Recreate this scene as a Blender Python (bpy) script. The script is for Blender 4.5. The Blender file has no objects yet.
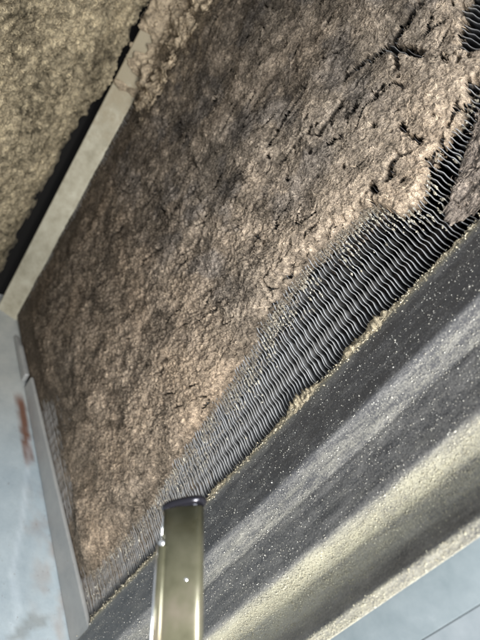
import bpy, math, random
import numpy as np
from mathutils import Matrix, Vector
random.seed(7); rng = np.random.default_rng(11)
S = bpy.context.scene; C = S.collection

# ------------------------------------------------------------------ frame
# u runs along the coil (away from the camera), v up the coil face, w out of the face.
# One unit of u, v, w is SC metres; the camera stands one unit in front of the face plane.
SC = 0.165
A = math.radians(-25)                       # the coil face leans over the camera, as inside an A-shaped coil
ca, sa = math.cos(A), math.sin(A)
UX = np.array([1., 0, 0]); VX = np.array([0, -sa, ca]); WX = np.array([0, ca, sa])
def P(u, v, w):
    u, v, w = np.broadcast_arrays(np.asarray(u, float), np.asarray(v, float), np.asarray(w, float))
    return SC * (u[..., None] * UX + v[..., None] * VX + w[..., None] * WX)
F = 490.0
def _n(a): return a / np.linalg.norm(a)
k1 = _n(np.array([-684., -850., -F])); k2 = np.array([-324., 548., -F]); k2 = _n(k2 - k2.dot(k1) * k1); k3 = np.cross(k2, k1)
def uv(x, y):                               # where a line of sight meets the face plane
    r = np.array([x - 240, -(y - 320), -F]); t = 1 / -(r @ k3)
    return t * (r @ k1), t * (r @ k2)
# ------------------------------------------------------------------ camera
cd = bpy.data.cameras.new('camera'); cam = bpy.data.objects.new('camera', cd); C.objects.link(cam); S.camera = cam
Bc = np.stack([k1, k2, k3], 1)              # camera coords of the (u, v, w) axes
Bw = np.stack([UX, VX, WX], 1)
Rw = Bw @ Bc.T
cp = P(0, 0, 1)
M = Matrix([[*Rw[i], cp[i]] for i in range(3)] + [[0, 0, 0, 1]])
cam.matrix_world = M
cd.sensor_fit = 'VERTICAL'; cd.sensor_height = 24; cd.lens = F / 640 * 24
cd.clip_start = 0.005; cd.clip_end = 50
cd.dof.use_dof = True; cd.dof.focus_distance = 0.205; cd.dof.aperture_fstop = 8.8
S.render.resolution_x = 768; S.render.resolution_y = 1024
def fromcam(x, y, z):                       # camera-space metres to world
    return Vector(cp + Rw @ np.array([x, y, z]))
# ------------------------------------------------------------------ light
W = bpy.data.worlds.new('World'); S.world = W; W.use_nodes = True
W.node_tree.nodes['Background'].inputs[0].default_value = (.70, .74, .80, 1)
W.node_tree.nodes['Background'].inputs[1].default_value = 0.56
def area(name, loc, target, size, power, col):
    l = bpy.data.lights.new(name, 'AREA'); l.shape = 'DISK'; l.size = size; l.energy = power; l.color = col
    o = bpy.data.objects.new(name, l); C.objects.link(o); o.location = loc
    o.rotation_euler = (Vector(target) - Vector(loc)).to_track_quat('-Z', 'Y').to_euler()
    return o
area('work_light', fromcam(.11, -.15, .10), P(.5, 1.0, 0), .05, 1.3, (1, .965, .91))
area('opening_light', fromcam(.22, -.05, .28), P(1.7, .9, .3), .22, 4.2, (.90, .95, 1))
S.view_settings.view_transform = 'Standard'; S.view_settings.look = 'None'
S.view_settings.exposure = 0.45; S.view_settings.gamma = 1.0
# ------------------------------------------------------------------ helpers
_g = np.random.default_rng(3)
PERM = _g.permutation(4096); GR = _g.uniform(0, 2 * math.pi, 4096); GX, GY = np.cos(GR), np.sin(GR)
def noise(x, y, seed=0):
    x = np.asarray(x, float) + seed * 17.13; y = np.asarray(y, float) + seed * 9.71
    xi = np.floor(x).astype(int); yi = np.floor(y).astype(int); fx = x - xi; fy = y - yi
    def h(a, b): return PERM[(PERM[(a + seed * 131) & 4095] + b) & 4095]
    def g(a, b, dx, dy):
        k = h(a, b); return GX[k] * dx + GY[k] * dy
    s = fx * fx * fx * (fx * (fx * 6 - 15) + 10); t = fy * fy * fy * (fy * (fy * 6 - 15) + 10)
    a = g(xi, yi, fx, fy); b = g(xi + 1, yi, fx - 1, fy); c = g(xi, yi + 1, fx, fy - 1); d = g(xi + 1, yi + 1, fx - 1, fy - 1)
    return 1.5 * ((a + s * (b - a)) * (1 - t) + (c + s * (d - c)) * t)
def fbm(x, y, o=4, seed=0, gain=.5):
    r = 0; a = 1
    for i in range(o):
        r = r + a * noise(x * 2 ** i, y * 2 ** i, seed + i); a *= gain
    return r
def ss(a, b, x):
    t = np.clip((x - a) / (b - a), 0, 1); return t * t * (3 - 2 * t)
def tag(o, label=None, cat=None, group=None, kind=None):
    for k, x in (('label', label), ('category', cat), ('group', group), ('kind', kind)):
        if x: o[k] = x
    return o
def mesh(name, V, Fc, mat=None, parent=None, smooth=True, col=None, attr='tint'):
    """V (n,3) array, Fc (m,k) int array"""
    V = np.asarray(V, np.float32).reshape(-1, 3); Fc = np.asarray(Fc, np.int32); k = Fc.shape[1]
    me = bpy.data.meshes.new(name)
    me.vertices.add(len(V)); me.vertices.foreach_set('co', V.ravel())
    me.loops.add(Fc.size); me.loops.foreach_set('vertex_index', Fc.ravel())
    me.polygons.add(len(Fc)); me.polygons.foreach_set('loop_start', np.arange(0, Fc.size, k, dtype=np.int32))
    try: me.polygons.foreach_set('loop_total', np.full(len(Fc), k, np.int32))
    except Exception: pass
    me.update(calc_edges=True); me.validate()
    me.polygons.foreach_set('use_smooth', np.full(len(me.polygons), smooth))
    if col is not None:
        c = np.ones((len(V), 4), np.float32); c[:, :3] = col
        a = me.color_attributes.new(attr, 'FLOAT_COLOR', 'POINT'); a.data.foreach_set('color', c.ravel())
    if mat: me.materials.append(mat)
    o = bpy.data.objects.new(name, me); C.objects.link(o)
    if parent: o.parent = parent
    return o
def gridfaces(nu, nv, keep=None):
    i = np.arange(nu - 1)[:, None] * nv + np.arange(nv - 1)[None, :]
    f = np.stack([i, i + nv, i + nv + 1, i + 1], -1)
    f = f[keep] if keep is not None else f.reshape(-1, 4)
    return f
def empty(name, loc=(0, 0, 0)):
    o = bpy.data.objects.new(name, None); o.location = loc; o.empty_display_size = .02; C.objects.link(o); return o
def extrude(name, prof, u0, u1, mat, parent=None, closed=True, bevel=0.0, smooth=False):
    """closed (v, w) outline swept along u"""
    n = len(prof); V = []
    for u in (u0, u1):
        for v, w in prof: V.append(P(u, v, w))
    me = bpy.data.meshes.new(name)
    fs = [[i, (i + 1) % n, n + (i + 1) % n, n + i] for i in range(n)]
    fs += [list(range(n))[::-1], list(range(n, 2 * n))]
    me.from_pydata([tuple(p) for p in V], [], fs); me.update()
    if mat: me.materials.append(mat)
    o = bpy.data.objects.new(name, me); C.objects.link(o)
    if parent: o.parent = parent
    if bevel:
        b = o.modifiers.new('b', 'BEVEL'); b.width = bevel; b.segments = 3; b.limit_method = 'ANGLE'
    return o
# ------------------------------------------------------------------ materials
def mat(name, base=(.5, .5, .5), rough=.6, metal=0.0, spec=.5):
    m = bpy.data.materials.new(name); m.use_nodes = True; b = m.node_tree.nodes['Principled BSDF']
    b.inputs['Base Color'].default_value = (*base, 1); b.inputs['Roughness'].default_value = rough
    b.inputs['Metallic'].default_value = metal; b.inputs['Specular IOR Level'].default_value = spec
    return m, m.node_tree.nodes, m.node_tree.links, b
def coords(nt, lk): return nt.new('ShaderNodeTexCoord').outputs['Object']
def nz(nt, lk, vec, scale, detail=5, rough=.6):
    n = nt.new('ShaderNodeTexNoise'); n.inputs['Scale'].default_value = scale; n.inputs['Detail'].default_value = detail
    n.inputs['Roughness'].default_value = rough; lk.new(vec, n.inputs['Vector']); return n.outputs['Fac']
def ramp(nt, lk, fac, stops):
    r = nt.new('ShaderNodeValToRGB'); lk.new(fac, r.inputs[0]); e = r.color_ramp.elements
    while len(e) < len(stops): e.new(.5)
    for q, (p, c) in zip(e, stops): q.position = p; q.color = (*c, 1)
    return r.outputs[0]
def mix(nt, lk, fac, a, b, mode='MIX'):
    m = nt.new('ShaderNodeMix'); m.data_type = 'RGBA'; m.blend_type = mode
    for s, x in ((0, fac), (6, a), (7, b)):
        if hasattr(x, 'is_linked'): lk.new(x, m.inputs[s])
        elif s == 0: m.inputs[0].default_value = x
        else: m.inputs[s].default_value = (*x, 1)
    return m.outputs[2]
def bump(nt, lk, h, strength, dist, b):
    n = nt.new('ShaderNodeBump'); n.inputs['Strength'].default_value = strength; n.inputs['Distance'].default_value = dist
    lk.new(h, n.inputs['Height']); lk.new(n.outputs[0], b.inputs['Normal'])
def vcol(nt, name='tint'):
    a = nt.new('ShaderNodeAttribute'); a.attribute_name = name; return a.outputs['Color']

m_lint, nt, lk, b = mat('lint', rough=.95, spec=.1)
co = coords(nt, lk)
g0 = ramp(nt, lk, nz(nt, lk, co, 700, 3, .7), [(.32, (.55, .53, .52)), (.5, (.98, .98, .98)), (.70, (1.45, 1.42, 1.36))])
g2 = ramp(nt, lk, nz(nt, lk, co, 2300, 3, .7), [(.34, (.42, .41, .40)), (.5, (1, 1, 1)), (.66, (1.75, 1.72, 1.65))])
g1 = mix(nt, lk, 1.0, g0, g2, 'MULTIPLY')
lk.new(mix(nt, lk, 1.0, vcol(nt), g1, 'MULTIPLY'), b.inputs['Base Color'])
bump(nt, lk, nz(nt, lk, co, 1300, 5, .75), .9, .0012, b)

m_fib, nt, lk, b = mat('lint_fibre', rough=.8, spec=.2)
geo = nt.new('ShaderNodeNewGeometry')
g1 = ramp(nt, lk, geo.outputs['Random Per Island'], [(0, (.45, .43, .42)), (.5, (1.05, 1.02, 1.0)), (.85, (1.55, 1.5, 1.4)), (1, (2.3, 2.25, 2.1))])
lk.new(mix(nt, lk, 1.0, vcol(nt), g1, 'MULTIPLY'), b.inputs['Base Color'])

m_fin, nt, lk, b = mat('fin_aluminium', (.4, .4, .41), .42, .45)
co = coords(nt, lk)
q = nz(nt, lk, co, 160, 5, .7)
lk.new(ramp(nt, lk, q, [(.32, (.24, .225, .20)), (.5, (.52, .52, .52)), (.7, (.76, .76, .76))]), b.inputs['Base Color'])
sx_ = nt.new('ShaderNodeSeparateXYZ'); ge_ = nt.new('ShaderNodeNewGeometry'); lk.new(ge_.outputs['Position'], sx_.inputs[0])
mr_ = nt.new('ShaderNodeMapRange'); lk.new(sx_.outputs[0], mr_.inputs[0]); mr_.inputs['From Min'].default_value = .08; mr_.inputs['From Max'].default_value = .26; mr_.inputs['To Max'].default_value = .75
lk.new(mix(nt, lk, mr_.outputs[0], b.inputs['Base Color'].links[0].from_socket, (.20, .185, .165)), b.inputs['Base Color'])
lk.new(ramp(nt, lk, q, [(.4, (.75, .75, .75)), (.65, (.36, .36, .36))]), b.inputs['Roughness'])

# inner faces of the fins are darker than the front edges
m_finside, nt, lk, b = mat('dark_fin_side', rough=.6, metal=.3)
lk.new(ramp(nt, lk, nz(nt, lk, coords(nt, lk), 120, 5, .7), [(.3, (.10, .095, .09)), (.55, (.25, .25, .25)), (.75, (.40, .40, .40))]), b.inputs['Base Color'])
m_core, nt, lk, b = mat('coil_core', (.012, .011, .010), 1.0, 0, .05)
m_pan, nt, lk, b = mat('pan_plastic', (.05, .052, .058), .42)
co = coords(nt, lk)
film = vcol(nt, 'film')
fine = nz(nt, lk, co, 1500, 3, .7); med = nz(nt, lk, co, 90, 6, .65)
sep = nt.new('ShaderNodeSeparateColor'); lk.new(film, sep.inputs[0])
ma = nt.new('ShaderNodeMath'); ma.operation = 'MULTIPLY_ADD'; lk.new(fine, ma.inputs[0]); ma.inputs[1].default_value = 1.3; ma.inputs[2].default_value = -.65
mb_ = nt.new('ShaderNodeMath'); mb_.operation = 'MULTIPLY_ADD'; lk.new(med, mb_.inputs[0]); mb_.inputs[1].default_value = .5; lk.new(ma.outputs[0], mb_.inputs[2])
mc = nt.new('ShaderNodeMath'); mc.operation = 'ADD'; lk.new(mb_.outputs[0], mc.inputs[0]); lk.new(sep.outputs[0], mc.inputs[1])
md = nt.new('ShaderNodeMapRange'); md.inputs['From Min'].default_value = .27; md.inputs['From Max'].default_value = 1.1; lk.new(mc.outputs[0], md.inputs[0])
dust_glare_c = mix(nt, lk, sep.outputs[1], (.33, .315, .29), (.39, .365, .265))
lk.new(mix(nt, lk, md.outputs[0], (.066, .065, .067), dust_glare_c), b.inputs['Base Color'])
rr = nt.new('ShaderNodeMapRange'); lk.new(md.outputs[0], rr.inputs[0]); rr.inputs['To Min'].default_value = .38; rr.inputs['To Max'].default_value = .9
lk.new(rr.outputs[0], b.inputs['Roughness'])
bump(nt, lk, nz(nt, lk, co, 900, 5, .6), .35, .0004, b)

m_dust, nt, lk, b = mat('pale_dust', rough=.9, spec=.2)
geo = nt.new('ShaderNodeNewGeometry')
lk.new(mix(nt, lk, 1.0, vcol(nt), ramp(nt, lk, geo.outputs['Random Per Island'], [(0, (.8, .77, .7)), (.6, (1.1, 1.08, 1.02)), (1, (1.3, 1.3, 1.27))]), 'MULTIPLY'), b.inputs['Base Color'])

m_plate, nt, lk, b = mat('galvanised_plate', rough=.5, metal=.25)
co = coords(nt, lk)
g1 = ramp(nt, lk, nz(nt, lk, co, 45, 8, .7), [(.3, (.82, .84, .86)), (.7, (1.14, 1.12, 1.1))])
c1 = mix(nt, lk, 1.0, vcol(nt), g1, 'MULTIPLY')
sp = ramp(nt, lk, nz(nt, lk, co, 420, 3, .6), [(.66, (0, 0, 0)), (.74, (.55, .55, .55))])
lk.new(mix(nt, lk, sp, c1, (.16, .13, .10)), b.inputs['Base Color'])
bump(nt, lk, nz(nt, lk, co, 600, 5, .6), .25, .0005, b)

m_bar, nt, lk, b = mat('painted_bar', rough=.6)
co = coords(nt, lk)
c1 = ramp(nt, lk, nz(nt, lk, co, 70, 7, .65), [(.3, (.22, .195, .135)), (.5, (.315, .285, .21)), (.72, (.40, .37, .285))])
sp = ramp(nt, lk, nz(nt, lk, co, 500, 4, .7), [(.6, (0, 0, 0)), (.75, (.7, .7, .7))])
c1 = mix(nt, lk, sp, c1, (.20, .15, .10))
sx_ = nt.new('ShaderNodeSeparateXYZ'); lk.new(co, sx_.inputs[0])
dn_ = nt.new('ShaderNodeMath'); dn_.operation = 'MULTIPLY_ADD'; lk.new(nz(nt, lk, co, 130, 6, .7), dn_.inputs[0]); dn_.inputs[1].default_value = -.16; lk.new(sx_.outputs[0], dn_.inputs[2])
dm_ = nt.new('ShaderNodeMapRange'); lk.new(dn_.outputs[0], dm_.inputs[0]); dm_.inputs['From Min'].default_value = .045; dm_.inputs['From Max'].default_value = .0
lk.new(mix(nt, lk, dm_.outputs[0], c1, (.25, .21, .14)), b.inputs['Base Color'])
bump(nt, lk, nz(nt, lk, co, 500, 5, .6), .3, .0006, b)

m_steel, nt, lk, b = mat('tool_steel', (.62, .61, .56), .5, .5)
co = coords(nt, lk)
lk.new(ramp(nt, lk, nz(nt, lk, co, 120, 5, .6), [(.3, (.26, .26, .26)), (.7, (.42, .42, .42))]), b.inputs['Roughness'])
lk.new(ramp(nt, lk, nz(nt, lk, co, 60, 4, .6), [(.3, (.08, .077, .045)), (.5, (.13, .122, .078)), (.7, (.18, .15, .115))]), b.inputs['Base Color'])
m_bright, *_ = mat('bright_steel', (.85, .85, .84), .2, 1.0)
m_rim, nt, lk, b = mat('dark_rim', (.018, .017, .022), .16, .5)
m_sheet, nt, lk, b = mat('blue_grey_sheet', rough=.5, metal=.2)
co = coords(nt, lk)
c1 = ramp(nt, lk, nz(nt, lk, co, 60, 7, .7), [(.3, (.11, .135, .145)), (.6, (.15, .175, .185)), (.8, (.22, .24, .25))])
lk.new(c1, b.inputs['Base Color'])

# ------------------------------------------------------------------ the coil: core and fins
coil = empty('evaporator_coil', P(.7, 1.3, -.2))
tag(coil, 'large leaning aluminium coil slab with wavy fins, clogged by brown lint', 'coil')
inv = Matrix.Translation(-Vector(coil.location))
def under(o, root):
    o.parent = root; o.matrix_parent_inverse = Matrix.Translation(-Vector(root.location)); return o
U0, U1, V0, V1 = -.62, 1.90, .553, 2.28
under(extrude('core', [(V0 + .01, -.075), (V1, -.075), (V1, -.5), (V0 + .01, -.5)], U0 - .1, U1 - .005, m_core), coil)
PITCH = .0108; NW = 37
def fin_mesh(seed):
    r = np.random.default_rng(seed); n = 8 * NW + 1
    v = np.linspace(V0, V1, n); k = np.linspace(0, NW * 2 * math.pi, n)
    wob = .0018 * fbm(v * 6, v * 0 + seed * 3.3, 3, 5) + .0009 * fbm(v * 40, v * 0 + seed * 2.1, 2, 9)
    off = -.00145 * np.sin(k + .5 * noise(v * 5, v * 0 + seed * 1.3, 4)) * (1 + .5 * noise(v * 9, v * 0 + seed * 2.9, 6)) + .0003 * np.sin(2 * k + .6) + wob
    lift = .0016 * fbm(v * 25, v * 0 + seed * 1.7, 3, 12)
    th = .00105
    rows = []
    for du, w in ((-th * .5, -.075), (-th * .7, -.0035), (-th, -.002), (-th * .6, 0), (th * .6, 0), (th, -.002), (th * .7, -.0035), (th * .5, -.075)):
        rows.append(P(off * (1 if w > -.05 else 1) + du, v, w + (lift if w > -.05 else 0)))
    V = np.stack(rows, 0)
    o = mesh('fin', V, gridfaces(8, n), m_fin); o.data.materials.append(m_finside)
    mi = np.repeat([1, 0, 0, 0, 0, 0, 1], n - 1).astype(np.int32); o.data.polygons.foreach_set('material_index', mi)
    return o
protos = [fin_mesh(s) for s in range(9)]
nf = int((U1 - .01 - U0) / PITCH)
for i in range(nf):
    u = U1 - .012 - i * PITCH
    if i < 9: o = protos[i]
    else:
        o = protos[rng.integers(9)].copy(); C.objects.link(o)
    o.parent = coil
    o.location = Vector(P(u + rng.normal(0, .0009) + (rng.random() < .05) * rng.normal(0, .002), 0, rng.normal(0, .0008))) - Vector(coil.location)
# copper-coloured tubes pass through the fins, dull and dusty
m_tube, *_ = mat('tube', (.07, .055, .045), .5, .6)
for k in range(10):
    n = 10; v = V0 + .08 + k * .16
    if v > V1 - .04: break
    a = np.linspace(0, 2 * math.pi, n, endpoint=False)
    V = np.concatenate([P(uu, v + .022 * np.cos(a), -.052 + .022 * np.sin(a)) for uu in (U0, U1 - .01)])
    fc = [[j, (j + 1) % n, n + (j + 1) % n, n + j] for j in range(n)]
    under(mesh('tube', V, fc, m_tube), coil)

# ------------------------------------------------------------------ lint on the coil face
Bpx = [(478,100),(468,122),(455,140),(440,155),(430,175),(435,190),(428,200),(405,218),(395,215),(385,210),(372,212),(360,225),(345,235),(330,250),(318,262),(300,280),(285,300),(270,325),(258,350),(245,370),(235,388),(215,415),(200,440),(180,465),(160,492),(130,530),(100,565),(80,590),(70,610)]
Bpx = [q for q in Bpx if q not in ((435,190),)]
Buv = np.array([(-.60, .80), (-.40, .79)] + [uv(*q) for q in Bpx]); Buv = Buv[np.argsort(Buv[:, 0])]
cracks = [([(440,-5),(415,20),(395,45),(375,60),(360,70),(350,80)], .010), ([(395,52),(410,54),(425,60)], .010), ([(400,58),(402,72)], .008),
          ([(345,108),(336,122),(325,138)], .009), ([(395,165),(392,180)], .009), ([(403,128),(412,138),(424,144)], .006),
          ([(312,92),(300,108),(285,128),(272,150)], .006), ([(322,128),(308,142),(292,158),(284,166)], .005), ([(362,112),(356,118)], .006),
          ([(380,195),(374,188)], .008), ([(335,18),(330,28)], .008), ([(306,44),(296,60)], .005), ([(252,95),(238,112),(228,135)], .005),
          ([(200,190),(188,205),(172,222)], .006), ([(225,178),(215,195)], .005), ([(168,250),(150,262),(140,280)], .006), ([(105,285),(92,300)], .008),
          ([(471,88),(473,90)], .009), ([(155,54),(160,56)], .022), ([(147,76),(144,84)], .012), ([(176,10),(172,16)], .012), ([(445,60),(452,66)],.006), ([(130,230),(118,240)], .008),([(330,150),(345,140)],.004),([(380,100),(388,90)],.005)]
cr = [(np.array([uv(*q) for q in p]), r) for p, r in cracks]
def dist_poly(u, v, p):
    d = np.full(u.shape, 9.)
    for a, b_ in zip(p[:-1], p[1:]):
        ab = b_ - a; t = np.clip(((u - a[0]) * ab[0] + (v - a[1]) * ab[1]) / (ab @ ab), 0, 1)
        d = np.minimum(d, np.hypot(u - a[0] - t * ab[0], v - a[1] - t * ab[1]))
    return d
TR = [np.array(uv(*q)) for q in ((482, 6), (480, 22), (478, 40))]
def lint_h(u, v, fine=True):
    wu = u + .02 * fbm(u * 9, v * 9, 3, 31); wv = v + .02 * fbm(u * 9, v * 9, 3, 41)
    vb = np.interp(u, Buv[:, 0], Buv[:, 1])
    soft = np.interp(u, [-.2, .05, .3, .9, 1.9], [.028, .035, .085, .12, .16])
    sd = (v - vb) + np.interp(u, [0, .3, 1.9], [0, .012, .03]) + .014 * fbm(u * 45, v * 45, 3, 51) + .012 * fbm(u * 14, v * 14, 2, 61)
    Mk = ss(-.1, 1, sd / soft)
    big = fbm(wu * 5, wv * 5, 3, 71)
    lump = fbm(wu * 46, wv * 46, 3, 81)
    rid = 1 - np.abs(fbm(wu * 34 + wv * 9, wv * 32, 3, 91)) * 1.7
    amp = .45 + .75 * ss(.1, .7, u + .25 * fbm(u * 4, v * 4, 2, 77)) * ss(.75, 1.0, v)
    h = .024 + .014 * big + .0045 * lump * amp + .0038 * rid * amp
    if fine:
        h = h + .0034 * amp * fbm(wu * 140, wv * 140, 3, 101, .65) + .0013 * noise(u * 380, v * 380, 109)
        h = h - .030 * ss(2.20, 2.27, v)
    h = h * (1 - .9 * ss(1.66, 1.78, u)) * (1 - .75 * ss(1.95, 2.22, v) * ss(.2, .6, u))
    # thin veil of lint near the far end plate: the fins print through
    veil = ss(1.36, 1.6, u + .10 * fbm(u * 7, v * 7, 2, 121)) * ss(1.66, 1.5, v) * ss(.85, 1.0, v + .05 * fbm(u * 9, v * 9, 2, 125))
    h = h * (1 - .8 * veil) - .0030 * veil
    flo = -.02 + .0165 * ss(.85, 1.35, u + .25 * fbm(u * 10, v * 14, 3, 135)) * ss(.565, .60, v)
    h = flo + (h - flo) * Mk
    for p, r in cr:
        m = (np.abs(u - p[:, 0].mean()) < .35) & (np.abs(v - p[:, 1].mean()) < .5)
        if not m.any(): continue
        d = dist_poly(u[m], v[m], p) + .007 * fbm(u[m] * 70, v[m] * 70, 3, 131)
        h[m] -= .075 * ss(r * 1.5, -.002, d)
    for c_ in TR:
        d = np.hypot(u - c_[0], (v - c_[1])) + .012 * fbm(u * 50, v * 50, 3, 141)
        h -= .07 * ss(.045, .022, d)
    h -= .075 * ss(.055, .0, np.abs(noise(wu * 4.5, wv * 15, 155))) * ss(.10, .40, noise(u * 8, v * 8, 157)) * ss(1.3, .9, u)
    # small scattered pits
    pit = noise(u * 33, v * 33, 151); h -= .05 * ss(.62, .85, pit) * ss(.8, .2, u)
    return h
def tint(u, v, h):
    a = fbm(u * 3, v * 3, 4, 161); b_ = fbm(u * 22, v * 22, 4, 171)
    brown = np.clip(.45 + .35 * ss(.2, 1.1, u) + .25 * a, 0, 1)[..., None]
    sooty = (.75 * ss(-.05, .5, fbm(u * 6 + 7, v * 6, 4, 178)) * ss(.95, .55, u) * ss(.85, 1.1, v))[..., None]
    c = (1 - brown) * np.array([.355, .302, .245]) + brown * np.array([.325, .250, .180])
    c = c * (1 - sooty) + np.array([.220, .192, .168]) * sooty
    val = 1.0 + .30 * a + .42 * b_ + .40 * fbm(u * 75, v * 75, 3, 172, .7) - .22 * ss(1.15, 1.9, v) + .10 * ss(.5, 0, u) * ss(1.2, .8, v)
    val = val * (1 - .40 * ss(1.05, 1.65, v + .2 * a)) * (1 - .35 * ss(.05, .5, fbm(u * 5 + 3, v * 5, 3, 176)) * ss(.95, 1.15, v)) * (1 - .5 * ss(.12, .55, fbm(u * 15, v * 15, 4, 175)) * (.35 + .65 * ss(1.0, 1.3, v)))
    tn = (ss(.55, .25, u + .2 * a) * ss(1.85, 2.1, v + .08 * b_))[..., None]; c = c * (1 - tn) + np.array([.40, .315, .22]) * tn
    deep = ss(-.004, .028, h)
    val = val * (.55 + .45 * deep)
    return np.clip(c * np.clip(val, .22, 1.9)[..., None], .01, .8)
nu, nv = 1060, 730
t = np.linspace(0, 1, nu); us = U0 + (U1 - .01 - U0) * (t * .62 + .38 * t ** 2.0)
vs = np.linspace(.572, 2.288, nv)
U, Vv = np.meshgrid(us, vs, indexing='ij')
H = lint_h(U, Vv)
kp = H > -.0165
keep = kp[:-1, :-1] & kp[1:, :-1] & kp[:-1, 1:] & kp[1:, 1:]
jx = .0010 * fbm(U * 120, Vv * 120, 2, 181); jy = .0010 * fbm(U * 120, Vv * 120, 2, 191)
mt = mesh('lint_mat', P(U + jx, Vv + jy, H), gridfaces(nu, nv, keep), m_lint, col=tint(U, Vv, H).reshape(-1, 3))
tag(mt, 'thick brown grey lint felted over the finned coil face, torn by dark cracks', 'lint', kind='stuff')

def fibres(name, n, pos, width, length, parent, seg=3, lift=.004, curl=1.6):
    """n curved ribbons of lint; pos(a, b) -> world point for surface coordinates, with height offset"""
    u, v, hf, place, tintf = pos(n)
    n = len(u)
    L = length * rng.uniform(.4, 1.3, n) ** 1.2; ang = rng.uniform(0, 2 * math.pi, n); cv = rng.normal(0, curl, n)
    s = np.linspace(0, 1, seg + 1)[None, :]
    th = ang[:, None] + cv[:, None] * (s - .5) * 2
    du = np.cumsum(np.cos(th), 1) / (seg + 1) * L[:, None]; dv = np.cumsum(np.sin(th), 1) / (seg + 1) * L[:, None]
    uu = u[:, None] + du; vv = v[:, None] + dv
    hh = hf(uu, vv); base = np.maximum(hh, hh.mean(1, keepdims=True) - .002)
    w = base + lift * (rng.uniform(-.05, 1, n)[:, None]) * np.sin(s * math.pi * .9 + .2)
    wd = width * rng.uniform(.6, 1.3, n)[:, None] * np.array([.4] + [1] * (seg - 1) + [.3])[None, :]
    px = -np.sin(th) * wd; py = np.cos(th) * wd
    A1 = place(uu + px, vv + py, w); A2 = place(uu - px, vv - py, w + wd * .5)
    V = np.stack([A1, A2], 2).reshape(n, -1, 3)         # n, 2(seg+1), 3
    base_i = np.arange(n)[:, None, None] * (2 * (seg + 1)); k = np.arange(seg)[None, :, None] * 2
    fc = base_i + k + np.array([0, 1, 3, 2])[None, None, :]
    col = np.repeat(tintf(u, v, hf(u, v)), 2 * (seg + 1), 0)
    return mesh(name, V, fc.reshape(-1, 4), m_fib, parent, True, col)
def pos_main(n):
    t = rng.random(n); u = U0 + (U1 - .02 - U0) * t ** 1.25; v = .62 + 1.62 * rng.random(n)
    h = lint_h(u.copy(), v.copy(), False); m = (h > .0) & (u < 1.70)
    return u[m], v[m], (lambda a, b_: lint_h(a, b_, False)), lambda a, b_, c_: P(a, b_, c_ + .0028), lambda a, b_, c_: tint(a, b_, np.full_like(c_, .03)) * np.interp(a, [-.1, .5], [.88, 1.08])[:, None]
fb = fibres('fibre', 150000, pos_main, .00038, .014, mt, lift=.004)
tag(fb, kind='stuff')

# pale lint bits caught on the fin edges
def blobs(name, pts, sizes, axes, mat_, cols, parent=None, flat=.5):
    """irregular octahedra; pts (n,3) world, axes function gives per-point orthonormal frame"""
    n = len(pts)
    base = np.array([[1, 0, 0], [-1, 0, 0], [0, 1, 0], [0, -1, 0], [0, 0, 1], [0, 0, -1]], float)
    j = base[None] * rng.uniform(.6, 1.4, (n, 6, 1)) + rng.normal(0, .2, (n, 6, 3))
    j = j * sizes[:, None, :]
    V = pts[:, None, :] + j @ axes
    f = np.array([[0, 2, 4], [2, 1, 4], [1, 3, 4], [3, 0, 4], [2, 0, 5], [1, 2, 5], [3, 1, 5], [0, 3, 5]])
    fc = (np.arange(n)[:, None, None] * 6 + f[None]).reshape(-1, 3)
    return mesh(name, V, fc, mat_, parent, False, np.repeat(cols, 6, 0))
FR = np.stack([UX, VX, WX], 0)
n = 4200
uu = U1 - .012 - rng.integers(0, nf, n) * PITCH + rng.normal(0, .0012, n)
vb = np.interp(uu, Buv[:, 0], Buv[:, 1])
vv = vb + .01 - np.abs(rng.normal(0, .045, n)); m = (vv > .57) & (fbm(uu * 12, vv * 12, 2, 7) > -.05) & (rng.random(n) < np.interp(uu, [.4, 1.2], [1, .25])); uu, vv = uu[m], vv[m]; n = len(uu)
sz = np.stack([rng.uniform(.0008, .0026, n), rng.uniform(.002, .0075, n), rng.uniform(.001, .002, n)], 1) * SC
scraps = tag(blobs('lint_scraps', P(uu, vv, .0005), sz, FR, m_dust, np.tile([.44, .41, .35], (n, 1)) * rng.uniform(.5, 1.3, (n, 1))), 'pale lint scraps caught on the exposed fin edges below the mat', 'lint', kind='stuff')

def pos_t(n):
    u = rng.uniform(.1, 1.72, n); v = np.interp(u, Buv[:, 0], Buv[:, 1]) + .02 - np.abs(rng.normal(0, 1, n)) * np.interp(u, [.1, .5, 1.7], [.012, .035, .06])
    m = (v > .575) & (fbm(u * 16, v * 22, 3, 17) > -.25); u, v = u[m], v[m]
    return u, v, (lambda a, b_: np.zeros(a.shape) + .001), P, lambda a, b_, c_: np.tile([.35, .305, .245], (len(a), 1)) * rng.uniform(.5, 1.2, (len(a), 1))
tag(fibres('fibre', 8500, pos_t, .00045, .014, scraps, lift=.004), kind='stuff')

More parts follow.
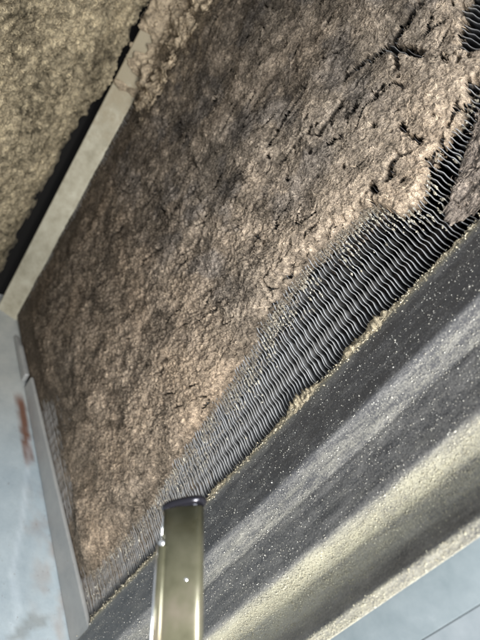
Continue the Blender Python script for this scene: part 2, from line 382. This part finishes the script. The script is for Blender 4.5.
# hanging flap of matted lint at the right edge, over the fin ends
Lp = [(482,120),(473,130),(467,148),(462,170),(452,192),(444,212),(450,226),(462,222),(476,214)]
Lq = [uv(*q) for q in Lp]
ln = np.array([[a, b_] for a, b_ in Lq]); na, nb = 90, 110
tt = np.linspace(0, len(ln) - 1, nb); Lu = np.interp(tt, range(len(ln)), ln[:, 0]); Lv = np.interp(tt, range(len(ln)), ln[:, 1])
Ru = np.interp(tt / tt[-1], [0, .5, 1], [-.50, -.50, -.40]); Rv = np.interp(tt / tt[-1], [0, 1], [.83, .575])
s = np.linspace(0, 1, na)[:, None]
Uf = Lu[None] * (1 - s) + Ru[None] * s; Vf = Lv[None] * (1 - s) + Rv[None] * s
nzf = fbm(Uf * 30, Vf * 30, 4, 201)
Uf = Uf + .016 * fbm(Uf * 40, Vf * 60, 3, 205) * (1 - s)
Wf = .003 + .018 * np.sqrt(s + .0) * 1 + .007 * nzf * np.minimum(1, s * 8) + .0022 * fbm(Uf * 160, Vf * 160, 3, 207)
top = P(Uf, Vf, Wf); bot = P(Uf, Vf, Wf - .006 * np.minimum(1, s * 5 + .25))
Vt = np.concatenate([top.reshape(-1, 3), bot.reshape(-1, 3)])
gf = gridfaces(na, nb); gf2 = gf[:, ::-1] + na * nb
edge = [[i, i + 1, i + 1 + na * nb, i + na * nb] for i in range(nb - 1)] + [[i * nb, (i + 1) * nb, (i + 1) * nb + na * nb, i * nb + na * nb] for i in range(na - 1)] + [[i * nb + nb - 1, (i + 1) * nb + nb - 1, (i + 1) * nb + nb - 1 + na * nb, i * nb + nb - 1 + na * nb] for i in range(na - 1)]
cf = np.array([.26, .218, .185])[None, None] * (1 + .5 * fbm(Uf * 45 + Vf * 10, Vf * 20, 4, 211))[..., None]
flap = mesh('lint_flap', Vt, np.concatenate([gf, gf2, np.array(edge)]), m_lint, col=np.concatenate([cf.reshape(-1, 3)] * 2))
tag(flap, 'smooth greyish purple flap of lint over fin ends at right edge', 'lint')
def flap_pos(n):
    i = rng.integers(3, na - 1, n); j = rng.integers(0, nb, n)
    u, v = Uf[i, j], Vf[i, j]
    return u, v, (lambda a, b_: np.full(a.shape, .014) + .004 * fbm(a * 30, b_ * 30, 3, 201)), P, lambda a, b_, c_: np.tile([.30, .25, .21], (len(a), 1))
tag(fibres('fibre', 1800, flap_pos, .0004, .014, flap, lift=.003), kind='stuff')

# ------------------------------------------------------------------ apex bar and second slab
BR = [(2.290, .0), (2.368, .09), (2.388, .078), (2.388, -.12), (2.290, -.12)]
bar = extrude('apex_bar', BR, -.9, 2.3, m_bar, bevel=.0012)
tag(bar, 'dusty pale beige metal bar running diagonally between the two lint faces', 'bar')
A2 = np.array([2.44, .10]); D3 = np.array([-(ca * ca - sa * sa), -2 * ca * sa]); N3 = np.array([-D3[1], D3[0]])
if N3 @ (np.array([0, 1.]) - A2) < 0: N3 = -N3
def Q(u, s, w): return P(u, A2[0] + D3[0] * s + N3[0] * w, A2[1] + D3[1] * s + N3[1] * w)
coil2 = empty('upper_coil', Q(.7, .6, -.1)); tag(coil2, 'second coil slab at upper left, wholly covered by beige lint', 'coil')
def slabbox(name, u0, u1, s0, s1, w0, w1, m, root):
    V = np.array([Q(u, s_, w) for u in (u0, u1) for s_ in (s0, s1) for w in (w0, w1)])
    f = [[0, 1, 3, 2], [4, 6, 7, 5], [0, 4, 5, 1], [2, 3, 7, 6], [0, 2, 6, 4], [1, 5, 7, 3]]
    return under(mesh(name, V, f, m, None, False), root)
slabbox('core', -1.3, 2.3, .03, 1.15, -.3, -.02, m_core, coil2)
slabbox('apex_channel', -1.3, 2.3, -.25, .03, -.3, -.05, m_core, coil2)
def lint2_h(u, s, fine=True):
    wu = u + .03 * fbm(u * 7, s * 7, 3, 231); wv = s + .03 * fbm(u * 7, s * 7, 3, 241)
    h = .035 + .022 * fbm(wu * 4, wv * 4, 3, 251) + .009 * fbm(wu * 22, wv * 22, 3, 261)
    if fine: h = h + .005 * fbm(u * 80, s * 80, 3, 271, .6) + .0015 * noise(u * 350, s * 350, 281)
    e = ss(0, .06 + .22 * ss(.2, 1.2, u), (s + .075 + .035 * fbm(u * 16, s * 4, 3, 291) - .05 * ss(.3, 1.4, u)))
    h = -.03 + (h + .03) * e
    h -= .06 * ss(.6, .85, noise(u * 17, s * 17, 301))
    return h
def tint2(u, s, h):
    a = fbm(u * 4, s * 4, 4, 311); b_ = fbm(u * 25, s * 25, 4, 321)
    c = np.array([.27, .225, .15])[None] * np.ones(u.shape + (1,))
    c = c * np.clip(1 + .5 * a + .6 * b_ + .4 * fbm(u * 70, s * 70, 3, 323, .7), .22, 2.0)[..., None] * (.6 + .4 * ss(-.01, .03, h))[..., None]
    return np.clip(c, .01, .8)
n1, n2 = 540, 280
u2, s2 = np.meshgrid(np.linspace(-.9, 1.9, n1), np.linspace(.02, 1.12, n2), indexing='ij')
H2 = lint2_h(u2, s2); k2_ = H2 > -.026
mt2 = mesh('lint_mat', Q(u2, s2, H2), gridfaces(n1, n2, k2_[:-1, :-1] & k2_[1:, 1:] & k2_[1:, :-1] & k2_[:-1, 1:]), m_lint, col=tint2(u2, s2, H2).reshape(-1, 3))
tag(mt2, 'yellowish beige lint covering the second slab at upper left', 'lint', kind='stuff')
def pos2(n):
    u = rng.uniform(-.8, 1.8, n); s_ = rng.uniform(.1, 1.05, n)
    h = lint2_h(u.copy(), s_.copy(), False); m = h > 0
    return u[m], s_[m], (lambda a, b_: lint2_h(a, b_, False)), Q, lambda a, b_, c_: tint2(a, b_, np.full_like(c_, .05)) * 1.25
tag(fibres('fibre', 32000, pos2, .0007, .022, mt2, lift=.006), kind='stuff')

# lint that has crept over the top end of the bar
n1, n2 = 240, 130
uc, q = np.meshgrid(np.linspace(-.7, .95, n1), np.linspace(0, 1, n2), indexing='ij')
vc = 2.02 + (2.385 - 2.02) * q
onbar = np.clip((vc - 2.288) / .08, 0, 1) * .09
cov = ss(.10, -.12, uc - .26 - .75 * (1 - q) + .30 * fbm(uc * 14, q * 4, 3, 331)) * ss(.66, .40, uc + .12 * fbm(uc * 8, vc * 8, 2, 333))
lumpc = .030 + .022 * fbm(uc * 12, vc * 12, 3, 341) + .012 * fbm(uc * 40, vc * 40, 3, 351) + .005 * fbm(uc * 110, vc * 110, 2, 361)
hc = onbar + (lumpc * (.22 + .78 * ss(1, .80, q)) + .006) * cov - .006 - .012 * (1 - cov)
for (px_, py_), r_ in (((158, 55), .055), ((147, 78), .035), ((141, 40), .03), ((128, 30), .03)):
    c0 = np.array(uv(px_, py_)) ; hc -= .12 * ss(r_ * 1.25, r_ * .5, np.hypot(uc - c0[0] * .96, vc - c0[1] * .96) + .02 * fbm(uc * 25, vc * 25, 2, 371))
kc = (cov > .04)
mc_ = mesh('lint_clump', P(uc, vc, hc), gridfaces(n1, n2, kc[:-1, :-1] & kc[1:, 1:]), m_lint, col=(np.array([.34, .272, .19])[None, None] * (1 + .5 * fbm(uc * 30, vc * 30, 3, 381))[..., None]).reshape(-1, 3))
tag(mc_, 'tan lint clump creeping over the upper end of the diagonal bar', 'lint', kind='stuff')

def posc(n):
    i = rng.integers(0, hc.shape[0], n); j = rng.integers(0, hc.shape[1], n); m = cov[i, j] > .6; i, j = i[m], j[m]
    return uc[i, j], vc[i, j], (lambda a, b_: np.repeat(hc[i, j][:, None], a.shape[1], 1) if a.ndim == 2 else hc[i, j]), P, lambda a, b_, c_: np.tile([.42, .34, .245], (len(a), 1))
tag(fibres('fibre', 5000, posc, .0006, .022, mc_, lift=.010), kind='stuff')

# ------------------------------------------------------------------ end plate
plate = empty('end_plate', P(1.93, 1.2, .6)); tag(plate, 'pale blue grey galvanised end plate with rust along its folded edge', 'metal plate')
n1, n2 = 160, 130
v_, w_ = np.meshgrid(np.linspace(-.6, 2.5, n1), np.linspace(-.12, 1.9, n2), indexing='ij')
cols = np.array([.36, .415, .44])[None, None] * np.ones(v_.shape + (1,))
up = ss(1.2, 1.9, v_)[..., None]; cols = cols * (1 - up) + np.array([.38, .385, .36]) * up
edge_n = w_ + .03 * fbm(v_ * 8, w_ * 8, 3, 401)
br = .6 * (ss(.16, .03, edge_n) * ss(.30, .85, .5 + .5 * fbm(v_ * 10, w_ * 20, 4, 411)) * ss(1.3, 1.0, v_))[..., None] * .8
cols = cols * (1 - br) + np.array([.30, .22, .17]) * br
rs = (ss(.030, .010, np.abs(w_ - .050 + .012 * fbm(v_ * 12, w_ * 0, 2, 421))) * ss(1.28, 1.34, v_ + .03 * fbm(v_ * 0, w_ * 40, 2, 431)) * ss(1.75, 1.66, v_) * 1.0)[..., None]
cols = cols * (1 - rs) + np.array([.15, .075, .050]) * rs
def on_plate(x, y):
    r = np.array([x - 240, -(y - 320), -F]); t_ = 1.925 / (r @ k1); return t_ * (r @ k2), 1 + t_ * (r @ k3)
scr = np.array([on_plate(*q) for q in ((30, 440), (22, 520), (12, 575), (18, 610), (10, 640), (2, 660))])
d_ = dist_poly(v_, w_, scr) ; sc_ = (ss(.018, .002, d_) * .3)[..., None]; cols = cols * (1 - sc_) + np.array([.62, .68, .72]) * sc_
c0 = [on_plate(*q) for q in ((16, 636), (30, 624), (42, 622))]
d_ = dist_poly(v_, w_, np.array(c0)) + .02 * fbm(v_ * 25, w_ * 25, 3, 441); sm = (ss(.03, .012, d_) * .6)[..., None]; cols = cols * (1 - sm) + np.array([.20, .21, .20]) * sm
vp = P(1.925 + .004 * fbm(v_ * 2, w_ * 2, 3, 451), v_, w_); vp2 = P(1.96 + 0 * v_, v_, w_)
gf = gridfaces(n1, n2); nn = n1 * n2
rim = [[i, i + 1, nn + i + 1, nn + i] for i in range(n2 - 1)] + [[(n1 - 1) * n2 + i, (n1 - 1) * n2 + i + 1, nn + (n1 - 1) * n2 + i + 1, nn + (n1 - 1) * n2 + i] for i in range(n2 - 1)] + [[i * n2, (i + 1) * n2, nn + (i + 1) * n2, nn + i * n2] for i in range(n1 - 1)]
under(mesh('sheet', np.concatenate([vp.reshape(-1, 3), vp2.reshape(-1, 3)]), np.concatenate([gf, gf[:, ::-1] + nn, np.array(rim)]), m_plate, col=np.concatenate([cols.reshape(-1, 3)] * 2)), plate)
# folded flange lying against the coil face, with a small rounded tab above it
def plank(name, pts, w0, w1, m, root, bev=.001):
    n = len(pts); V = [tuple(P(a, b_, w)) for w in (w0, w1) for a, b_ in pts]
    me = bpy.data.meshes.new(name); me.from_pydata(V, [], [[i, (i + 1) % n, n + (i + 1) % n, n + i] for i in range(n)] + [list(range(n))[::-1], list(range(n, 2 * n))]); me.update()
    ca_ = me.color_attributes.new('tint', 'FLOAT_COLOR', 'POINT')
    for d in ca_.data: d.color = (.30, .295, .28, 1)
    me.materials.append(m); o = bpy.data.objects.new(name, me); C.objects.link(o)
    bb = o.modifiers.new('b', 'BEVEL'); bb.width = bev; bb.segments = 3
    return under(o, root)
plank('flange', [(1.77, .50), (1.918, .50), (1.918, 1.76), (1.835, 1.76)], .004, .020, m_plate, plate)
plank('tab', [(1.865, 1.80), (1.918, 1.80), (1.918, 2.13), (1.90, 2.12), (1.875, 2.02)], .004, .03, m_plate, plate, .0014)

# ------------------------------------------------------------------ drain pan
def polar(th, r): th = math.radians(th); return r * math.sin(th), 1 - r * math.cos(th)
#        theta  r     film  yellow
prof = [(29.3, 1.150, .30, .3), (28.95, 1.125, .80, .6), (28.6, 1.118, .25, .2), (28.0, 1.104, .05, 0), (23.9, 1.020, .05, 0), (23.6, 1.017, .08, 0),
        (22.0, 1.013, .18, .4), (20.4, 1.008, .20, .4), (20.25, 1.007, .25, .1), (20.1, 1.004, .24, 0), (17.5, .972, .24, 0), (15.4, .945, .28, 0), (15.0, .942, .36, .3), (14.6, .941, .40, .8),
        (13.5, .940, .46, 1.0), (12.1, .938, .48, 1.0), (11.9, .937, .42, .7), (10.5, .927, .50, .65), (9.4, .918, .40, .4), (8.6, .905, .22, .1), (7.5, .883, .2, .1), (7.2, .880, .30, .6), (6.5, .880, .34, .7), (5.8, .880, .32, .7)]
rows = []; film_ = []
for (a, b_) in zip(prof[:-1], prof[1:]):
    n = max(2, int(abs(b_[0] - a[0]) / .12))
    for k in range(n):
        t_ = k / n; v0, w0 = polar(a[0], a[1]); v1, w1 = polar(b_[0], b_[1])
        rows.append((v0 + (v1 - v0) * t_, w0 + (w1 - w0) * t_)); film_.append([a[i] + (b_[i] - a[i]) * t_ for i in (2, 3)] + [a[0] + (b_[0] - a[0]) * t_])
rows.append(polar(5.8, .880)); film_.append([.32, .7, 5.8])
rows = np.array(rows); film_ = np.array(film_); nr = len(rows); npan = 280
# round the corners of the section
for _ in range(3): rows[1:-1] = .25 * rows[:-2] + .5 * rows[1:-1] + .25 * rows[2:]
up_ = np.linspace(-.95, 1.92, npan)
Ug = np.broadcast_to(up_[:, None], (npan, nr)); Vg = np.broadcast_to(rows[None, :, 0], (npan, nr)); Wg = np.broadcast_to(rows[None, :, 1], (npan, nr))
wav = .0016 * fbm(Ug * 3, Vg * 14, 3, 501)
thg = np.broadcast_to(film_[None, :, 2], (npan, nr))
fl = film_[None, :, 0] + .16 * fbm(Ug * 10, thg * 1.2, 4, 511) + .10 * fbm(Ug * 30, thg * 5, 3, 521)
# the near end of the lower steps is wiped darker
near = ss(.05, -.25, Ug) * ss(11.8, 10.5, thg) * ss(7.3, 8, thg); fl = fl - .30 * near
fl = fl + .22 * ss(.15, .8, Ug) * ss(15.5, 14, thg) + .14 * ss(.4, 1.2, Ug)  # glare over the far, lower end painted in by raising the dust film
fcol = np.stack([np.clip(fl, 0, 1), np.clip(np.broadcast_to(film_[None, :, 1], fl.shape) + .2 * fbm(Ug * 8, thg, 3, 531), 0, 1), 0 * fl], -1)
pan_v = P(Ug, Vg, Wg + wav)
pan = empty('drain_pan', P(.5, .3, .1)); tag(pan, 'dark grey ridged plastic drain pan wall sprinkled with pale dust', 'drain pan')
dn = np.array([0.0, 0.0]); rd = np.hypot(Vg, Wg - 1); back = P(Ug, Vg * (1 + .02 / rd), 1 + (Wg - 1) * (1 + .02 / rd))
gf = gridfaces(npan, nr); nn = npan * nr
rim = [[i * nr, (i + 1) * nr, nn + (i + 1) * nr, nn + i * nr] for i in range(npan - 1)] + [[i * nr + nr - 1, (i + 1) * nr + nr - 1, nn + (i + 1) * nr + nr - 1, nn + i * nr + nr - 1] for i in range(npan - 1)]
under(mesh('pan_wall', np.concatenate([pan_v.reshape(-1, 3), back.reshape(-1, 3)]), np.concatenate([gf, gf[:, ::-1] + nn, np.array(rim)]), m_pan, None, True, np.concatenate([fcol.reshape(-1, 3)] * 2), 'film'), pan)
# grains of dust on the pan
n = 240000
iu = rng.random(n); ug = -.6 + 2.45 * iu ** 1.1; ir = rng.random(n) * (nr - 1); i0 = ir.astype(int); fr = ir - i0
vg = rows[i0, 0] * (1 - fr) + rows[np.minimum(i0 + 1, nr - 1), 0] * fr; wg = rows[i0, 1] * (1 - fr) + rows[np.minimum(i0 + 1, nr - 1), 1] * fr
tg = film_[i0, 2]; fg = np.interp(tg, [5.8, 7.2, 7.5, 8.8, 9.6, 11.9, 12.2, 14.6, 15.2, 20.1, 20.3, 23.6, 23.9, 28], [.62, .62, .15, .15, .5, .6, .7, .6, .2, .2, .4, .3, .1, .1]) + .25 * fbm(ug * 12, tg * 1.2, 4, 541)
fg = fg - .3 * ss(.05, -.25, ug) * ss(11.8, 10.5, tg) * ss(7.3, 8, tg)
keepg = rng.random(n) < np.clip(.035 + .95 * np.clip(fg - .08, 0, 1) ** 1.3 * np.where(tg < 15, 1.0, .34), .025, .9)
ug, vg, wg, tg = ug[keepg], vg[keepg], wg[keepg], tg[keepg]; n = len(ug)
sz = (.0009 + .0013 * rng.random((n, 1)) ** 2.5 + .0013 * (rng.random((n, 1)) > .985)) * rng.uniform(.6, 1.4, (n, 3)) * SC * np.interp(tg, [6, 15, 28], [.5, .6, .78])[:, None]
ye = ss(16, 13, tg)[:, None]
cg = (1 - ye) * np.array([.40, .39, .365]) + ye * np.array([.46, .435, .345])
tag(blobs('dust_grains', P(ug, vg, wg + .0008), sz, FR, m_dust, cg * rng.uniform(.7, 1.15, (n, 1))), 'pale dust grains scattered over the dark ridged pan wall', 'dust', kind='stuff')

# crust of pale dust and fluff along the joint between fins and pan
n1, n2 = 900, 14
ue = np.linspace(-.6, 1.9, n1)
rad = .0045 + .0045 * fbm(ue * 9, ue * 0, 3, 601) + .003 * fbm(ue * 45, ue * 0, 3, 611)
for (px_, py_), amp, wd in (((372, 322), .012, .05), ((352, 350), .009, .03), ((300, 400), .016, .07), ((215, 492), .007, .06), ((440, 262), .004, .08)):
    rad = rad + amp * np.exp(-((ue - uv(px_, py_)[0]) / wd) ** 2) * (1 + .6 * fbm(ue * 40, ue * 0, 2, 621))
rad = np.maximum(rad, .0018)
th = np.linspace(0, 2 * math.pi, n2, endpoint=False)
Uc, Tc = np.meshgrid(ue, th, indexing='ij'); rr_ = rad[:, None] * (1 + .5 * fbm(Uc * 90, np.cos(Tc) * 2 + 5, 3, 631) + .25 * fbm(Uc * 200, Tc * 3, 2, 641))
pv = P(Uc, .5535 + rr_ * 1.1 * np.cos(Tc), .004 + rr_ * .6 * np.sin(Tc))
fc = np.array([[i * n2 + j, (i + 1) * n2 + j, (i + 1) * n2 + (j + 1) % n2, i * n2 + (j + 1) % n2] for i in range(n1 - 1) for j in range(n2)])
cc = np.array([.56, .48, .34])[None, None] * (1 + .35 * fbm(Uc * 70, Tc * 2, 3, 651))[..., None]
tag(mesh('dust_crust', pv, fc, m_lint, None, True, cc.reshape(-1, 3)), 'pale yellowish dust crust along the joint of fins and pan', 'dust', kind='stuff')
n = 7000
ub = rng.uniform(-.5, 1.88, n); spread = np.abs(rng.normal(0, 1, n)); vbv = .552 + rng.normal(0, .006, n); 
wbv = .003 + .006 * spread
sz = (.0010 + .0018 * rng.random((n, 1)) ** 2) * rng.uniform(.5, 1.6, (n, 3)) * SC
tag(blobs('dust_crumbs', P(ub, vbv - .004 * spread, wbv), sz, FR, m_dust, np.tile([.60, .54, .42], (n, 1)) * rng.uniform(.45, 1.15, (n, 1))), 'loose pale crumbs along the pan edge beside the dust crust', 'dust', kind='stuff')

# ------------------------------------------------------------------ cabinet metal beyond the pan
cab = empty('cabinet', P(.4, 0, .1)); tag(cab, 'blue grey cabinet sheet metal below the dusty pan lip at bottom right', 'cabinet')
def strip(name, pr, u0, u1, m):
    vw = [polar(*q) for q in pr]; out = vw + [polar(a, r_ + .014) for a, r_ in pr[::-1]]
    return under(extrude(name, out, u0, u1, m, bevel=.0003), cab)
strip('panel', [(7.0, .905), (.95, .925)], -1.2, 1.92, m_sheet)
m_sheet2, nt, lk, b = mat('pale_sheet', (.36, .40, .42), .5, .2)
lk.new(ramp(nt, lk, nz(nt, lk, coords(nt, lk), 50, 7, .7), [(.3, (.17, .20, .215)), (.7, (.26, .285, .30))]), b.inputs['Base Color'])
strip('folded_edge', [(.947, .9246), (-9.0, .93)], -1.2, 1.92, m_sheet2)

# ------------------------------------------------------------------ steel tool in the foreground
def cam_pt(px, py, z): return np.array([(px - 240) / F * z, -(py - 320) / F * z, -z])
tool = empty('inspection_tool', fromcam(*cam_pt(184, 505, .135))); tag(tool, 'upright steel bar tool with dark rounded tip in the foreground', 'tool')
zt, zb = .135, .115
top_c = cam_pt(184.5, 503, zt); bot_c = cam_pt(179.5, 690, zb)
ax = _n(top_c - bot_c); Lt = np.linalg.norm(top_c - bot_c)
sx = _n(np.array([1, 0, .12]) - ax * (np.array([1, 0, .12]) @ ax)); sy = np.cross(sx, ax)   # sy towards the camera
if sy[2] < 0: sy = -sy
hw = 19.2 / F * zt
def section(kind, a, b_, n=40):
    t_ = np.linspace(0, 2 * math.pi, n, endpoint=False); e = 2 / kind
    return np.stack([a * np.sign(np.cos(t_)) * np.abs(np.cos(t_)) ** e, b_ * np.sign(np.sin(t_)) * np.abs(np.sin(t_)) ** e], 1)
def toolpart(name, rings, m, cap=True):
    """rings: list of (along, section, offset)"""
    V = []; n = len(rings[0][1])
    for h, sec, off in rings:
        for x, y in sec: V.append(np.array(fromcam(*(bot_c + ax * h + sx * (x + off[0]) + sy * (y + off[1])))))
    fc = [[k * n + i, k * n + (i + 1) % n, (k + 1) * n + (i + 1) % n, (k + 1) * n + i] for k in range(len(rings) - 1) for i in range(n)]
    me = bpy.data.meshes.new(name); fl_ = [list(map(int, f)) for f in fc]
    if cap: fl_ += [list(range(n))[::-1], list(range((len(rings) - 1) * n, len(rings) * n))]
    me.from_pydata([tuple(map(float, p)) for p in V], [], fl_); me.update()
    for p in me.polygons: p.use_smooth = len(p.vertices) == 4
    me.materials.append(m); o = bpy.data.objects.new(name, me); C.objects.link(o)
    return under(o, tool)
dp = .0028
toolpart('shaft', [(0, section(5, hw, dp), (0, 0)), (Lt * .5, section(5, hw, dp), (0, 0)), (Lt - .0012, section(5, hw, dp), (0, 0))], m_steel)
def arc(h0, amp): return h0
# dark rounded rim: a bead that follows the section at the tip, tilted like the photo
def rim_bead(h, r, m, tilt):
    n, k = 48, 12; V = []
    sec = section(2.6, hw * .97, dp * 1.05, n)
    for i, (x, y) in enumerate(sec):
        c0 = bot_c + ax * (h + tilt * x / hw + .0006 * (y / dp)) + sx * x + sy * y
        d0 = _n(sx * x / hw + sy * y / dp)
        for j in range(k):
            a = 2 * math.pi * j / k; V.append(np.array(fromcam(*(c0 + d0 * r * math.cos(a) + ax * r * math.sin(a)))))
    fc = [[i * k + j, ((i + 1) % n) * k + j, ((i + 1) % n) * k + (j + 1) % k, i * k + (j + 1) % k] for i in range(n) for j in range(k)]
    return under(mesh('rim', np.array(V), fc, m), tool)
rim_bead(Lt - .0006, .00105, m_rim, .0009)
toolpart('tip_cap', [(Lt - .0012, section(2.6, hw * .95, dp), (0, 0)), (Lt - .0001, section(2.6, hw * .9, dp * .9), (0, 0)), (Lt + .0004, section(2.6, hw * .6, dp * .5), (0, 0))], m_rim)
# raised side rail starting part way down, with bright edge and small rivet heads
hs = Lt - (548 - 503) / (690 - 503) * Lt
toolpart('side_rail', [(0, section(3, .0013, .0024), (-hw - .0001, .0006)), (hs - .001, section(3, .0013, .0024), (-hw + .0001, .0006)), (hs, section(3, .0009, .0018), (-hw + .0004, .0006))], m_steel)
toolpart('edge_strip', [(0, section(3, .00045, .0026), (-hw - .0016, .0008)), (hs - .0005, section(3, .00045, .0026), (-hw - .0009, .0008))], m_bright)
toolpart('edge_strip', [(hs + .0004, section(3, .00035, .002), (-hw - .0002, .0004)), (Lt - .002, section(3, .00035, .002), (-hw + .0001, .0004))], m_bright)
def rivet(x, h, y, r, m):
    n, k = 16, 7; V = []
    c0 = bot_c + ax * h + sx * x + sy * y
    for i in range(k):
        p_ = math.pi / 2 * i / (k - 1)
        for j in range(n):
            a = 2 * math.pi * j / n; V.append(np.array(fromcam(*(c0 + (sx * math.cos(a) + ax * math.sin(a)) * r * math.cos(p_) + sy * r * .7 * math.sin(p_)))))
    fc = [[i * n + j, i * n + (j + 1) % n, (i + 1) * n + (j + 1) % n, (i + 1) * n + j] for i in range(k - 1) for j in range(n)]
    return under(mesh('rivet', np.array(V), fc, m), tool)
rivet(-hw + .0002, hs, dp + .0002, .0009, m_bright)
rivet((190 - 184) / F * zt * .9, Lt * (1 - (587 - 503) / 187), dp - .0002, .0005, m_bright)

S.cycles.use_denoising = True
